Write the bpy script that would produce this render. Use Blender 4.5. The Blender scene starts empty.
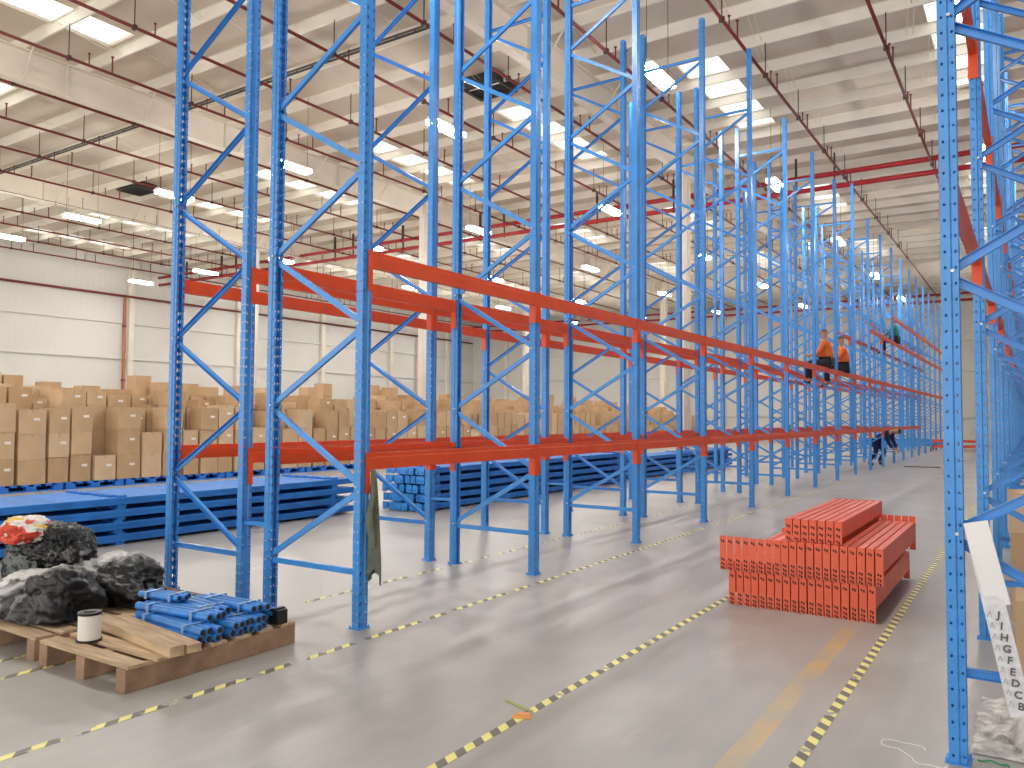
import bpy, bmesh, math, random
from mathutils import Vector, Matrix, noise, Euler
random.seed(7)
C = bpy.context.scene.collection
PI = math.pi
R = math.radians

# ------------------------------------------------------------------ materials
def mat(name, col, rough=0.5, metal=0.0, spec=0.5, var=0.0, vscale=8.0, bump=0.0, bscale=30.0, stretch=(1, 1, 1)):
    m = bpy.data.materials.new(name); m.use_nodes = True
    n = m.node_tree.nodes; l = m.node_tree.links
    b = n['Principled BSDF']
    b.inputs['Base Color'].default_value = (*col, 1); b.inputs['Roughness'].default_value = rough
    b.inputs['Metallic'].default_value = metal; b.inputs['Specular IOR Level'].default_value = spec
    tc = n.new('ShaderNodeTexCoord'); mp = n.new('ShaderNodeMapping'); mp.inputs['Scale'].default_value = stretch
    l.new(tc.outputs['Object'], mp.inputs['Vector'])
    if var > 0:
        t = n.new('ShaderNodeTexNoise'); t.inputs['Scale'].default_value = vscale; t.inputs['Detail'].default_value = 4
        l.new(mp.outputs[0], t.inputs['Vector'])
        r = n.new('ShaderNodeMapRange'); r.inputs['From Min'].default_value = .3; r.inputs['From Max'].default_value = .7
        r.inputs['To Min'].default_value = 1 - var; r.inputs['To Max'].default_value = 1 + var
        l.new(t.outputs['Fac'], r.inputs['Value'])
        x = n.new('ShaderNodeVectorMath'); x.operation = 'SCALE'; x.inputs[0].default_value = col
        l.new(r.outputs[0], x.inputs['Scale']); l.new(x.outputs[0], b.inputs['Base Color'])
    if bump > 0:
        t2 = n.new('ShaderNodeTexNoise'); t2.inputs['Scale'].default_value = bscale; t2.inputs['Detail'].default_value = 3
        l.new(mp.outputs[0], t2.inputs['Vector'])
        bp = n.new('ShaderNodeBump'); bp.inputs['Strength'].default_value = bump; bp.inputs['Distance'].default_value = .02
        l.new(t2.outputs['Fac'], bp.inputs['Height']); l.new(bp.outputs[0], b.inputs['Normal'])
    return m

def emit(name, col, s):
    m = bpy.data.materials.new(name); m.use_nodes = True
    b = m.node_tree.nodes['Principled BSDF']
    b.inputs['Base Color'].default_value = (*col, 1)
    b.inputs['Emission Color'].default_value = (*col, 1); b.inputs['Emission Strength'].default_value = s
    return m

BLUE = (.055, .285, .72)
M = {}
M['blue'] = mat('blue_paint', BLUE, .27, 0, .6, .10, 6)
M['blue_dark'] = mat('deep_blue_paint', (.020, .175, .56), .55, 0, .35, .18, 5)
M['orange'] = mat('orange_paint', (.74, .085, .020), .4, 0, .5, .07, 5)
M['orange_stack'] = mat('orange_red_paint', (.78, .125, .06), .42, 0, .5, .08, 9)
M['hole'] = mat('dark_opening', (.03, .02, .02), .9)
M['steel'] = mat('galvanised_steel', (.55, .56, .57), .35, .8)
M['dark_steel'] = mat('dark_steel', (.035, .03, .03), .6)
M['pipe_red'] = mat('red_pipe_paint', (.15, .013, .012), .45, 0, .5, .2, 3)
M['main_red'] = mat('red_main_paint', (.42, .016, .022), .4, 0, .5, .15, 3)
M['white_steel'] = mat('white_steel_paint', (.70, .65, .57), .55, 0, .4, .06, 1.5)
M['purlin'] = mat('purlin_paint', (.84, .79, .70), .5, 0, .4, .08, .6)
M['deck'] = mat('roof_deck', (.62, .55, .46), .7, 0, .3, .12, .5)
M['girder'] = mat('girder_paint', (.72, .655, .555), .6, 0, .3, .08, .8)
M['wood'] = mat('pallet_wood', (.52, .38, .24), .75, 0, .3, .28, 3, .3, 12, (1, 9, 9))
M['wood_red'] = mat('pallet_block_wood', (.33, .21, .14), .8, 0, .3, .25, 8)
M['wood_dark'] = mat('weathered_wood', (.20, .14, .10), .8, 0, .3, .3, 6)
M['bag_black'] = mat('black_plastic', (.008, .009, .010), .32, 0, .5, .3, 6, .5, 14)
M['bag_grey'] = mat('dusty_clear_plastic', (.22, .23, .23), .30, 0, .7, .75, 5, .6, 16)
M['bag_green'] = mat('green_tinted_plastic', (.010, .022, .016), .25, 0, .8, .5, 6, .6, 20)
M['cream'] = mat('white_card', (.80, .77, .72), .6)
M['black'] = mat('black_rubber', (.012, .012, .012), .5)
M['wrap_blue'] = mat('blue_bar_paint', (.03, .21, .60), .3, 0, .7, .25, 12)
M['cloth'] = mat('olive_grey_cloth', (.15, .17, .13), .9, 0, .2, .25, 9, .4, 25)
M['paper'] = mat('white_paper', (.85, .85, .85), .6)
M['film'] = mat('frosted_film', (.72, .72, .75), .35, 0, .5, .12, 40)
M['ink'] = mat('black_ink', (.11, .11, .12), .7)
M['skin'] = mat('skin', (.45, .25, .16), .6)
M['hair'] = mat('dark_hair', (.015, .012, .01), .6)
M['navy'] = mat('navy_workwear', (.012, .02, .07), .8, 0, .3, .2, 10)
M['vest'] = mat('orange_workwear', (.75, .16, .04), .8)
M['teal'] = mat('teal_workwear', (.03, .22, .2), .8)
M['trousers'] = mat('black_trousers', (.02, .02, .025), .85)
M['plastic_blue'] = mat('blue_pallet_plastic', (.02, .17, .62), .45, 0, .5, .12, 4)
M['strap_pale'] = mat('pale_blue_strap', (.20, .36, .60), .35)
M['sheet'] = mat('crumpled_clear_sheet', (.50, .48, .45), .35, 0, .5, .5, 14, .6, 22)
M['green'] = mat('green_strap_plastic', (.03, .25, .10), .5)
M['vent'] = mat('vent_black', (.02, .02, .02), .8)
M['tape_clear'] = mat('parcel_tape', (.50, .34, .20), .35)
def bag_mat(name, thr, kx, ky):
    """black film with noisy grey patches, greyer towards one end and the top"""
    m = mat(name, (.012, .012, .014), .36, 0, .45, 0, 1, .6, 18)
    nt = m.node_tree; b = nt.nodes['Principled BSDF']
    tc = nt.nodes.new('ShaderNodeTexCoord'); s = nt.nodes.new('ShaderNodeSeparateXYZ'); nt.links.new(tc.outputs['Object'], s.inputs[0])
    n1 = nt.nodes.new('ShaderNodeTexNoise'); n1.inputs['Scale'].default_value = 7; n1.inputs['Detail'].default_value = 6; n1.inputs['Distortion'].default_value = 1.2
    nt.links.new(tc.outputs['Object'], n1.inputs['Vector'])
    a = nt.nodes.new('ShaderNodeMath'); a.operation = 'MULTIPLY_ADD'; nt.links.new(s.outputs[0], a.inputs[0]); a.inputs[1].default_value = kx; nt.links.new(n1.outputs['Fac'], a.inputs[2])
    a2 = nt.nodes.new('ShaderNodeMath'); a2.operation = 'MULTIPLY_ADD'; nt.links.new(s.outputs[2], a2.inputs[0]); a2.inputs[1].default_value = ky; nt.links.new(a.outputs[0], a2.inputs[2])
    mr = nt.nodes.new('ShaderNodeMapRange'); mr.inputs['From Min'].default_value = thr; mr.inputs['From Max'].default_value = thr + .22; nt.links.new(a2.outputs[0], mr.inputs[0])
    mx = nt.nodes.new('ShaderNodeMix'); mx.data_type = 'RGBA'; nt.links.new(mr.outputs[0], mx.inputs[0])
    mx.inputs[6].default_value = (.006, .0065, .008, 1); mx.inputs[7].default_value = (.50, .50, .49, 1); nt.links.new(mx.outputs[2], b.inputs['Base Color'])
    return m
M['bag_mix'] = bag_mat('black_bag_with_grey_film', .60, -1.3, .7)
M['bag_mix2'] = bag_mat('black_bag_with_pale_film', .68, -.6, 1.0)
M['bag_heap'] = bag_mat('black_bag_with_torn_film', .66, .3, .2)
M['card'] = []
for i, c in enumerate([(.52, .36, .215), (.57, .40, .25), (.48, .325, .19), (.60, .44, .29)]):
    M['card'].append(mat('cardboard_%s' % 'abcd'[i], c, .8, 0, .25, .08, 3))

def nd(nt, t, **k):
    n = nt.nodes.new(t)
    for a, v in k.items(): setattr(n, a, v)
    return n
def mth(nt, op, a, b=None, c=None):
    n = nt.nodes.new('ShaderNodeMath'); n.operation = op
    for i, v in enumerate((a, b, c)):
        if v is None: continue
        if isinstance(v, (int, float)): n.inputs[i].default_value = v
        else: nt.links.new(v, n.inputs[i])
    return n.outputs[0]

def perforated(name, col):
    """painted steel with two rows of punched openings on each face"""
    m = mat(name, col, .27, 0, .6, .10, 6)
    nt = m.node_tree; b = nt.nodes['Principled BSDF']; out = nt.nodes['Material Output']
    tc = nd(nt, 'ShaderNodeTexCoord'); s = nd(nt, 'ShaderNodeSeparateXYZ'); nt.links.new(tc.outputs['Object'], s.inputs[0])
    g = nd(nt, 'ShaderNodeNewGeometry'); sn = nd(nt, 'ShaderNodeSeparateXYZ'); nt.links.new(g.outputs['Normal'], sn.inputs[0])
    x, y, z = s.outputs
    def holes(coord, centres, pitch, rw, rh):
        zz = mth(nt, 'MULTIPLY', mth(nt, 'SUBTRACT', mth(nt, 'FRACT', mth(nt, 'DIVIDE', z, pitch)), .5), pitch)
        zt = mth(nt, 'POWER', mth(nt, 'DIVIDE', mth(nt, 'ABSOLUTE', zz), rh), 2)
        res = None
        for c in centres:
            xt = mth(nt, 'POWER', mth(nt, 'DIVIDE', mth(nt, 'ABSOLUTE', mth(nt, 'SUBTRACT', coord, c)), rw), 2)
            k = mth(nt, 'LESS_THAN', mth(nt, 'ADD', xt, zt), 1)
            res = k if res is None else mth(nt, 'MAXIMUM', res, k)
        return res
    side = mth(nt, 'MULTIPLY', holes(x, (.017, -.024), .0705, .0052, .007), mth(nt, 'GREATER_THAN', mth(nt, 'ABSOLUTE', sn.outputs[1]), .6))
    front = mth(nt, 'MULTIPLY', holes(y, (.031, -.031), .0705, .0085, .016), mth(nt, 'GREATER_THAN', mth(nt, 'ABSOLUTE', sn.outputs[0]), .6))
    fac = mth(nt, 'MAXIMUM', side, front)
    tr = nd(nt, 'ShaderNodeBsdfTransparent'); mx = nd(nt, 'ShaderNodeMixShader')
    nt.links.new(fac, mx.inputs[0]); nt.links.new(b.outputs[0], mx.inputs[1]); nt.links.new(tr.outputs[0], mx.inputs[2])
    nt.links.new(mx.outputs[0], out.inputs[0])
    return m
M['perf'] = perforated('perforated_blue_steel', BLUE)

def floor_mat():
    m = bpy.data.materials.new('polished_concrete'); m.use_nodes = True
    nt = m.node_tree; b = nt.nodes['Principled BSDF']
    tc = nd(nt, 'ShaderNodeTexCoord'); mp = nd(nt, 'ShaderNodeMapping'); nt.links.new(tc.outputs['Object'], mp.inputs[0])
    n1 = nd(nt, 'ShaderNodeTexNoise'); n1.inputs['Scale'].default_value = .9; n1.inputs['Detail'].default_value = 6
    n2 = nd(nt, 'ShaderNodeTexNoise'); n2.inputs['Scale'].default_value = 9; n2.inputs['Detail'].default_value = 5
    mp2 = nd(nt, 'ShaderNodeMapping'); mp2.inputs['Scale'].default_value = (1, .25, 1); nt.links.new(tc.outputs['Object'], mp2.inputs[0])
    nt.links.new(mp.outputs[0], n1.inputs['Vector']); nt.links.new(mp2.outputs[0], n2.inputs['Vector'])
    r1 = nd(nt, 'ShaderNodeValToRGB'); nt.links.new(n1.outputs['Fac'], r1.inputs[0])
    r1.color_ramp.elements[0].position = .3; r1.color_ramp.elements[0].color = (.335, .322, .298, 1)
    r1.color_ramp.elements[1].position = .72; r1.color_ramp.elements[1].color = (.415, .400, .372, 1)
    r2 = nd(nt, 'ShaderNodeMapRange'); r2.inputs['From Min'].default_value = .35; r2.inputs['From Max'].default_value = .75
    r2.inputs['To Min'].default_value = .94; r2.inputs['To Max'].default_value = 1.12; nt.links.new(n2.outputs['Fac'], r2.inputs[0])
    sc = nd(nt, 'ShaderNodeVectorMath', operation='SCALE'); nt.links.new(r1.outputs[0], sc.inputs[0]); nt.links.new(r2.outputs[0], sc.inputs['Scale'])
    # rubbed white scuffs
    n3 = nd(nt, 'ShaderNodeTexNoise'); n3.inputs['Scale'].default_value = 2.6; n3.inputs['Detail'].default_value = 8; n3.inputs['Roughness'].default_value = .7
    nt.links.new(mp2.outputs[0], n3.inputs['Vector'])
    k = nd(nt, 'ShaderNodeMapRange'); k.inputs['From Min'].default_value = .60; k.inputs['From Max'].default_value = .72; k.inputs['To Max'].default_value = .35
    nt.links.new(n3.outputs['Fac'], k.inputs[0])
    mx = nd(nt, 'ShaderNodeMix', data_type='RGBA'); nt.links.new(k.outputs[0], mx.inputs[0]); nt.links.new(sc.outputs[0], mx.inputs[6])
    mx.inputs[7].default_value = (.60, .58, .55, 1)
    # worn yellow painted line
    s = nd(nt, 'ShaderNodeSeparateXYZ'); nt.links.new(tc.outputs['Object'], s.inputs[0])
    dx = mth(nt, 'ABSOLUTE', mth(nt, 'ADD', s.outputs[0], 1.11))
    inx = mth(nt, 'LESS_THAN', dx, .055)
    iny = mth(nt, 'MULTIPLY', mth(nt, 'GREATER_THAN', s.outputs[1], 1.5), mth(nt, 'LESS_THAN', s.outputs[1], 6.6))
    n4 = nd(nt, 'ShaderNodeTexNoise'); n4.inputs['Scale'].default_value = 3.5; n4.inputs['Detail'].default_value = 6; nt.links.new(mp.outputs[0], n4.inputs['Vector'])
    w = nd(nt, 'ShaderNodeMapRange'); w.inputs['From Min'].default_value = .30; w.inputs['From Max'].default_value = .62; w.inputs['To Max'].default_value = .62
    nt.links.new(n4.outputs['Fac'], w.inputs[0])
    f = mth(nt, 'MULTIPLY', mth(nt, 'MULTIPLY', inx, iny), w.outputs[0])
    mx2 = nd(nt, 'ShaderNodeMix', data_type='RGBA'); nt.links.new(f, mx2.inputs[0]); nt.links.new(mx.outputs[2], mx2.inputs[6])
    mx2.inputs[7].default_value = (.62, .42, .10, 1)
    nt.links.new(mx2.outputs[2], b.inputs['Base Color'])
    rr = nd(nt, 'ShaderNodeMapRange'); rr.inputs['To Min'].default_value = .22; rr.inputs['To Max'].default_value = .5; nt.links.new(n2.outputs['Fac'], rr.inputs[0])
    nt.links.new(rr.outputs[0], b.inputs['Roughness'])
    return m
M['floor'] = floor_mat()

def tape_mat(name, wear):
    m = bpy.data.materials.new(name); m.use_nodes = True
    nt = m.node_tree; b = nt.nodes['Principled BSDF']; b.inputs['Roughness'].default_value = .45
    out = nt.nodes['Material Output']
    tc = nd(nt, 'ShaderNodeTexCoord'); s = nd(nt, 'ShaderNodeSeparateXYZ'); nt.links.new(tc.outputs['Object'], s.inputs[0])
    v = mth(nt, 'FRACT', mth(nt, 'DIVIDE', mth(nt, 'ADD', s.outputs[1], mth(nt, 'MULTIPLY', s.outputs[0], .8)), .135))
    st = mth(nt, 'LESS_THAN', v, .5)
    mx = nd(nt, 'ShaderNodeMix', data_type='RGBA'); nt.links.new(st, mx.inputs[0])
    mx.inputs[6].default_value = (.16, .145, .12, 1); mx.inputs[7].default_value = (.84, .78, .26, 1)
    nt.links.new(mx.outputs[2], b.inputs['Base Color'])
    n4 = nd(nt, 'ShaderNodeTexNoise'); n4.inputs['Scale'].default_value = 6; n4.inputs['Detail'].default_value = 6; nt.links.new(tc.outputs['Object'], n4.inputs['Vector'])
    f = mth(nt, 'LESS_THAN', n4.outputs['Fac'], wear)
    tr = nd(nt, 'ShaderNodeBsdfTransparent'); ms = nd(nt, 'ShaderNodeMixShader')
    nt.links.new(f, ms.inputs[0]); nt.links.new(b.outputs[0], ms.inputs[1]); nt.links.new(tr.outputs[0], ms.inputs[2]); nt.links.new(ms.outputs[0], out.inputs[0])
    return m
M['tape'] = tape_mat('hazard_tape', .38); M['tape_rubbed'] = tape_mat('rubbed_hazard_tape', .46); M['tape_worn'] = tape_mat('worn_hazard_tape', .50)

def wall_mat():
    m = mat('ribbed_wall_panel', (.62, .60, .565), .6, 0, .3, .04, .35)
    nt = m.node_tree; b = nt.nodes['Principled BSDF']
    tc = nd(nt, 'ShaderNodeTexCoord'); s = nd(nt, 'ShaderNodeSeparateXYZ'); nt.links.new(tc.outputs['Object'], s.inputs[0])
    a = mth(nt, 'ADD', s.outputs[0], s.outputs[1])
    v = mth(nt, 'PINGPONG', a, .15)
    bp = nd(nt, 'ShaderNodeBump'); bp.inputs['Strength'].default_value = .35; bp.inputs['Distance'].default_value = .05
    nt.links.new(v, bp.inputs['Height']); nt.links.new(bp.outputs[0], b.inputs['Normal'])
    return m
M['wall'] = wall_mat()

def sky_panel():
    m = bpy.data.materials.new('translucent_roof_panel'); m.use_nodes = True
    nt = m.node_tree; nt.nodes.remove(nt.nodes['Principled BSDF'])
    t = nd(nt, 'ShaderNodeBsdfTranslucent'); t.inputs[0].default_value = (.93, .94, .88, 1)
    nt.links.new(t.outputs[0], nt.nodes['Material Output'].inputs[0])
    return m
M['sky'] = sky_panel()

def sack_mat():
    m = mat('printed_woven_sack', (.75, .72, .66), .55, 0, .4, .1, 8, .5, 18)
    nt = m.node_tree; b = nt.nodes['Principled BSDF']
    tc = nd(nt, 'ShaderNodeTexCoord'); t = nd(nt, 'ShaderNodeTexNoise'); t.inputs['Scale'].default_value = 4.2; nt.links.new(tc.outputs['Object'], t.inputs['Vector'])
    r = nd(nt, 'ShaderNodeValToRGB'); r.color_ramp.interpolation = 'CONSTANT'; nt.links.new(t.outputs['Fac'], r.inputs[0])
    e = r.color_ramp.elements; e[0].position = 0; e[0].color = (.72, .48, .06, 1); e[1].position = .43; e[1].color = (.76, .73, .67, 1)
    k = e.new(.54); k.color = (.70, .09, .05, 1); k = e.new(.66); k.color = (.76, .73, .67, 1)
    nt.links.new(r.outputs[0], b.inputs['Base Color'])
    return m
M['sack'] = sack_mat()

# ------------------------------------------------------------------ mesh helpers
class MB:
    def __init__(s): s.v = []; s.f = []
    def add(s, vs, fs):
        o = len(s.v); s.v += [tuple(v) for v in vs]; s.f += [tuple(i + o for i in f) for f in fs]; return s
    def box(s, x0, x1, y0, y1, z0, z1):
        return s.add([(x0, y0, z0), (x1, y0, z0), (x1, y1, z0), (x0, y1, z0), (x0, y0, z1), (x1, y0, z1), (x1, y1, z1), (x0, y1, z1)],
                     [(3, 2, 1, 0), (4, 5, 6, 7), (0, 1, 5, 4), (1, 2, 6, 5), (2, 3, 7, 6), (3, 0, 4, 7)])
    def prism(s, prof, p0, p1, up=(0, 0, 1), caps=True):
        """extrude a closed 2-D profile [(a,b)] (a = side, b = up) from p0 to p1"""
        p0 = Vector(p0); p1 = Vector(p1); d = (p1 - p0).normalized(); u = Vector(up)
        sd = d.cross(u).normalized(); u = sd.cross(d).normalized(); n = len(prof)
        vs = [p0 + sd * a + u * b for a, b in prof] + [p1 + sd * a + u * b for a, b in prof]
        fs = [(i, (i + 1) % n, n + (i + 1) % n, n + i) for i in range(n)]
        if caps: fs += [tuple(range(n - 1, -1, -1)), tuple(range(n, 2 * n))]
        return s.add(vs, fs)
    def cyl(s, p0, p1, r, n=8, r1=None):
        r1 = r if r1 is None else r1
        p0 = Vector(p0); p1 = Vector(p1); d = (p1 - p0).normalized()
        a = Vector((0, 0, 1)) if abs(d.z) < .9 else Vector((1, 0, 0)); e = d.cross(a).normalized(); g = d.cross(e).normalized()
        vs = [p0 + (e * math.cos(2 * PI * i / n) + g * math.sin(2 * PI * i / n)) * r for i in range(n)]
        vs += [p1 + (e * math.cos(2 * PI * i / n) + g * math.sin(2 * PI * i / n)) * r1 for i in range(n)]
        return s.add(vs, [((i + 1) % n, i, n + i, n + (i + 1) % n) for i in range(n)] + [tuple(range(n)), tuple(range(2 * n - 1, n - 1, -1))])
    def mesh(s, name, m=None, fix=False, smooth=False):
        me = bpy.data.meshes.new(name); me.from_pydata(s.v, [], s.f)
        if fix:
            b = bmesh.new(); b.from_mesh(me); bmesh.ops.recalc_face_normals(b, faces=b.faces); b.to_mesh(me); b.free()
        if m: me.materials.append(m)
        if smooth:
            for p in me.polygons: p.use_smooth = True
        me.update(); return me

def ob(name, me, parent=None, loc=(0, 0, 0), rot=(0, 0, 0)):
    o = bpy.data.objects.new(name, me); C.objects.link(o); o.location = loc; o.rotation_euler = rot
    if parent: o.parent = parent
    return o
def tag(o, label=None, cat=None, group=None, kind=None):
    if label: o['label'] = label
    if cat: o['category'] = cat
    if group: o['group'] = group
    if kind: o['kind'] = kind
    return o
def empty(name, loc=(0, 0, 0), rz=0):
    o = bpy.data.objects.new(name, None); C.objects.link(o); o.location = loc; o.rotation_euler = (0, 0, rz); o.empty_display_size = .1
    return o
def copy_tree(o, parent=None):
    c = o.copy(); C.objects.link(c)
    if parent: c.parent = parent
    for ch in list(o.children): copy_tree(ch, c)
    return c
def bevel(o, w=.005, seg=2):
    b = o.modifiers.new('bevel', 'BEVEL'); b.width = w; b.segments = seg; b.limit_method = 'ANGLE'; return o
ORD = ['first', 'second', 'third', 'fourth', 'fifth', 'sixth', 'seventh', 'eighth', 'ninth', 'tenth', 'eleventh', 'twelfth', 'thirteenth',
       'fourteenth', 'fifteenth', 'sixteenth', 'seventeenth', 'eighteenth', 'nineteenth', 'twentieth']
TENS = {20: 'twenty', 30: 'thirty', 40: 'forty', 50: 'fifty', 60: 'sixty', 70: 'seventy', 80: 'eighty'}
def od(i):
    """ordinal word, i from 0"""
    n = i + 1
    if n <= 20: return ORD[i]
    t = n // 10 * 10
    return TENS[t][:-1] + 'ieth' if n == t else TENS[t] + '-' + ORD[n - t - 1]

# ------------------------------------------------------------------ layout
XA = -3.963; D = .93; GAP = .333
XAB = XA - D; XBF = XAB - GAP; XBB = XBF - D
CA = XA - D / 2; CB = XBF - D / 2
Y0 = 4.098; S = 2.3104
XR = -.298; CR = XR + D / 2; YR = 4.0
NF = 20
ZL, ZU, ZT = 1.22, 2.66, 4.13
ROOF = 9.5

# ------------------------------------------------------------------ setting
def struct(name, me, **k): return tag(ob(name, me, **k), kind='structure')
struct('floor', MB().box(-39.7, 14, -9, 54.2, -.2, 0).mesh('floor', M['floor']))
struct('wall_left', MB().box(-39.9, -39.5, -9, 54.2, 0, 10.1).mesh('wall_left', M['wall']))
struct('wall_back', MB().box(-39.5, 14, 54.0, 54.4, 0, 10.1).mesh('wall_back', M['wall']))
struct('wall_right', MB().box(14, 14.4, -9, 54.2, 0, 10.1).mesh('wall_right', M['wall']))
# roof deck with skylight openings
SKX = [-1.2 - 5.17 * i for i in range(8)]
SKY = [(5.6, 9.6), (17.2, 22.3), (29.0, 33.5), (38.5, 43.0)]
SKW = .5
dk = MB(); xs = [-39.9]
for x in sorted(SKX): xs += [x - SKW, x + SKW]
xs.append(14.4)
ys = [-9]
for a, b in SKY: ys += [a, b]
ys.append(54.4)
for i in range(len(xs) - 1):
    if i % 2 == 0: dk.box(xs[i], xs[i + 1], -9, 54.4, 9.74, 9.86)
    else:
        for j in range(0, len(ys) - 1, 2): dk.box(xs[i], xs[i + 1], ys[j], ys[j + 1], 9.74, 9.86)
struct('ceiling', dk.mesh('ceiling', M['deck']))
n = 0
for x in SKX:
    for a, b in SKY:
        n += 1
        struct('window_%d' % n, MB().add([(x - SKW, a, 9.80), (x + SKW, a, 9.80), (x + SKW, b, 9.80), (x - SKW, b, 9.80)], [(0, 1, 2, 3)]).mesh('skylight', M['sky']))
# purlins: Z sections across the hall
zp = [(-.045, 0), (.0, 0), (.0, .235), (.045, .235), (.045, .24), (-.006, .24), (-.006, .006), (-.045, .006)]
pm = MB().prism(zp, (-39.5, 0, 0), (14, 0, 0)).mesh('purlin', M['purlin'], fix=True)
y = 2.65
PY_ = []
while y < 53.8:
    o = struct('roof_purlin', pm, loc=(0, y, ROOF)); PY_.append(y); y += 1.42
# sag rods between purlins
tm = MB()
for x0 in range(-38, 8, 3):
    for j, yy in enumerate(PY_[:-1]):
        dx = .25 * (j % 2)
        tm.cyl((x0 + dx + .1, yy, 9.64), (x0 + dx - .1, yy + 1.42, 9.57), .008, 4)
        tm.cyl((x0 + dx + .22, yy, 9.64), (x0 + dx + .02, yy + 1.42, 9.57), .008, 4)
struct('trim_1', tm.mesh('roof_sag_rods', M['white_steel']))
# girders on columns
GX = [-28.2, -18.45, -8.6, 1.2, 11]
def ibeam(a, d, tf=.02, tw=.012):   # flange width a, depth d (up)
    return [(-a / 2, 0), (a / 2, 0), (a / 2, tf), (tw / 2, tf), (tw / 2, d - tf), (a / 2, d - tf), (a / 2, d), (-a / 2, d), (-a / 2, d - tf), (-tw / 2, d - tf), (-tw / 2, tf), (-a / 2, tf)]
gm = MB().prism(ibeam(.24, .74), (0, -9, 0), (0, 54, 0)).mesh('girder', M['girder'], fix=True)
st = MB()
for k in range(0, 43):
    yy = -8 + k * 1.42 + .26
    if k % 3 == 0: st.box(-.11, .11, yy - .006, yy + .006, .02, .72)
for k in range(0, 40, 2):
    yy = PY_[0] + k * 1.42
    if yy > 53: break
    for sgn in (-1, 1): st.prism([(-.015, -.015), (.015, -.015), (.015, .015), (-.015, .015)], (sgn * .05, yy, .04), (sgn * .62, yy, .76))
sm_ = st.mesh('girder_stiffeners', M['white_steel'])
for gx in GX:
    g = struct('roof_girder', gm, loc=(gx, 0, ROOF - .74))
    s_ = ob('stiffener', sm_, g); s_['kind'] = 'structure'
    for cy in (22.3, 44.6):
        if gx < -30 and cy > 30: pass
        c = MB()
        c.box(-.11, .11, -.30, -.28, 0, 8.76); c.box(-.11, .11, .28, .30, 0, 8.76); c.box(-.008, .008, -.28, .28, 0, 8.76)
        c.box(-.16, .16, -.36, .36, 0, .03)
        struct('roof_column', c.mesh('column', M['white_steel']), loc=(gx, cy, 0))
# wall posts, girts
wp = MB().box(-.12, .12, -.14, .14, 0, 9.74).mesh('wall_post', M['white_steel'])
for yy in [9.4, 16.25, 23.5, 30.2, 36.9, 43.6, 50.3]: struct('trim_2', wp, loc=(-39.36, yy, 0))
for xx in range(-36, 2, 6): struct('trim_3', wp, loc=(xx, 53.86, 0))
gt = MB().box(-39.5, -39.38, -9, 54, 0, .14).mesh('girt', M['wall'])
for z in (4.35, 6.2, 9.2): struct('trim_4', gt, loc=(0, 0, z))
gt2 = MB().box(-39.5, 14, 53.88, 54, 0, .14).mesh('girt', M['wall'])
for z in (1.6, 4.35, 6.2): struct('trim_5', gt2, loc=(0, 0, z))
struct('baseboard_back', MB().box(-39.3, 14, 53.84, 53.99, 0, .9).mesh('plinth', mat('pale_grey_plinth', (.62, .60, .56), .7)))

# ------------------------------------------------------------------ pipes
PZ = 8.8
def ceil_rods(mb, x, yy, z0, z1): mb.cyl((x, yy, z0), (x, yy, z1), .011, 5)
hg_m = MB().cyl((0, 0, .02), (0, 0, ROOF - PZ + .02), .012, 5).box(-.05, .05, -.03, .03, -.045, .045).mesh('hanger', M['dark_steel'])
hd_a = MB().cyl((0, 0, .02), (0, 0, .36), .017, 5).cyl((0, 0, .36), (0, 0, .38), .035, 6).mesh('sprinkler_head', M['pipe_red'])
hd_b = MB().cyl((0, 0, .02), (0, 0, .24), .014, 5).cyl((0, 0, .24), (0, 0, .26), .03, 6).mesh('sprinkler_head', M['pipe_red'])
for i in range(16):
    x = -2.3 - 2.355 * i
    e = empty('sprinkler_pipe', (x, 24, PZ))
    w = 'over the aisle' if i == 0 else ('over the left rack' if i == 1 else 'over the boxes and bundles')
    tag(e, 'long red sprinkler pipe below the roof, %s counted leftward from the aisle' % od(i), 'pipe', 'sprinkler pipes running along the hall')
    ob('pipe', MB().cyl((0, -27, 0), (0, 29.5, 0), .034, 8).mesh('pipe', M['pipe_red'], smooth=True), e)
    for j, py in enumerate(PY_):
        if py > 40: continue
        if j % 2 == 0: ob('hanger', hg_m, e, (0, py - 24, 0))
        else:
            ob('sprinkler_head', hd_a, e, (0, py - 24.5, 0)); ob('sprinkler_head', hd_b, e, (0, py - 25.0, 0))
for z, yy, w in ((8.86, 25.0, 'upper'), (8.48, 25.05, 'lower'), ):
    e = empty('water_main', (-12, yy, z)); tag(e, '%s thick red water main crossing the hall under the roof' % w, 'pipe', None)
    ob('pipe', MB().cyl((-27.3, 0, 0), (25.8, 0, 0), .075, 12).mesh('main', M['main_red'], smooth=True), e)
    for q in range(-26, 26, 4):
        ob('hanger', MB().box(-.025, .025, -.025, .025, -.1, ROOF - z).mesh('hanger', M['dark_steel']), e, (q, 0, 0))
        ob('hanger', MB().box(-.02, .02, -.02, .02, -.1, ROOF - z).mesh('hanger', M['dark_steel']), e, (q + 1.12, 0, 0))
        ob('pipe_clamp', MB().cyl((-.04, 0, 0), (.04, 0, 0), .09, 12).mesh('clamp', M['pipe_red']), e, (q, 0, 0))
for z, w in ((8.95, 'upper'), (8.55, 'lower')):
    e = empty('water_main', (-12, 53.4, z)); tag(e, '%s red water main along the far end wall' % w, 'pipe')
    ob('pipe', MB().cyl((-27.3, 0, 0), (25.8, 0, 0), .07, 10).mesh('main', M['main_red'], smooth=True), e)
e = empty('wall_pipe', (-39.2, 20, 7.62)); tag(e, 'red pipe running along the left wall above the boxes', 'pipe')
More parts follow.
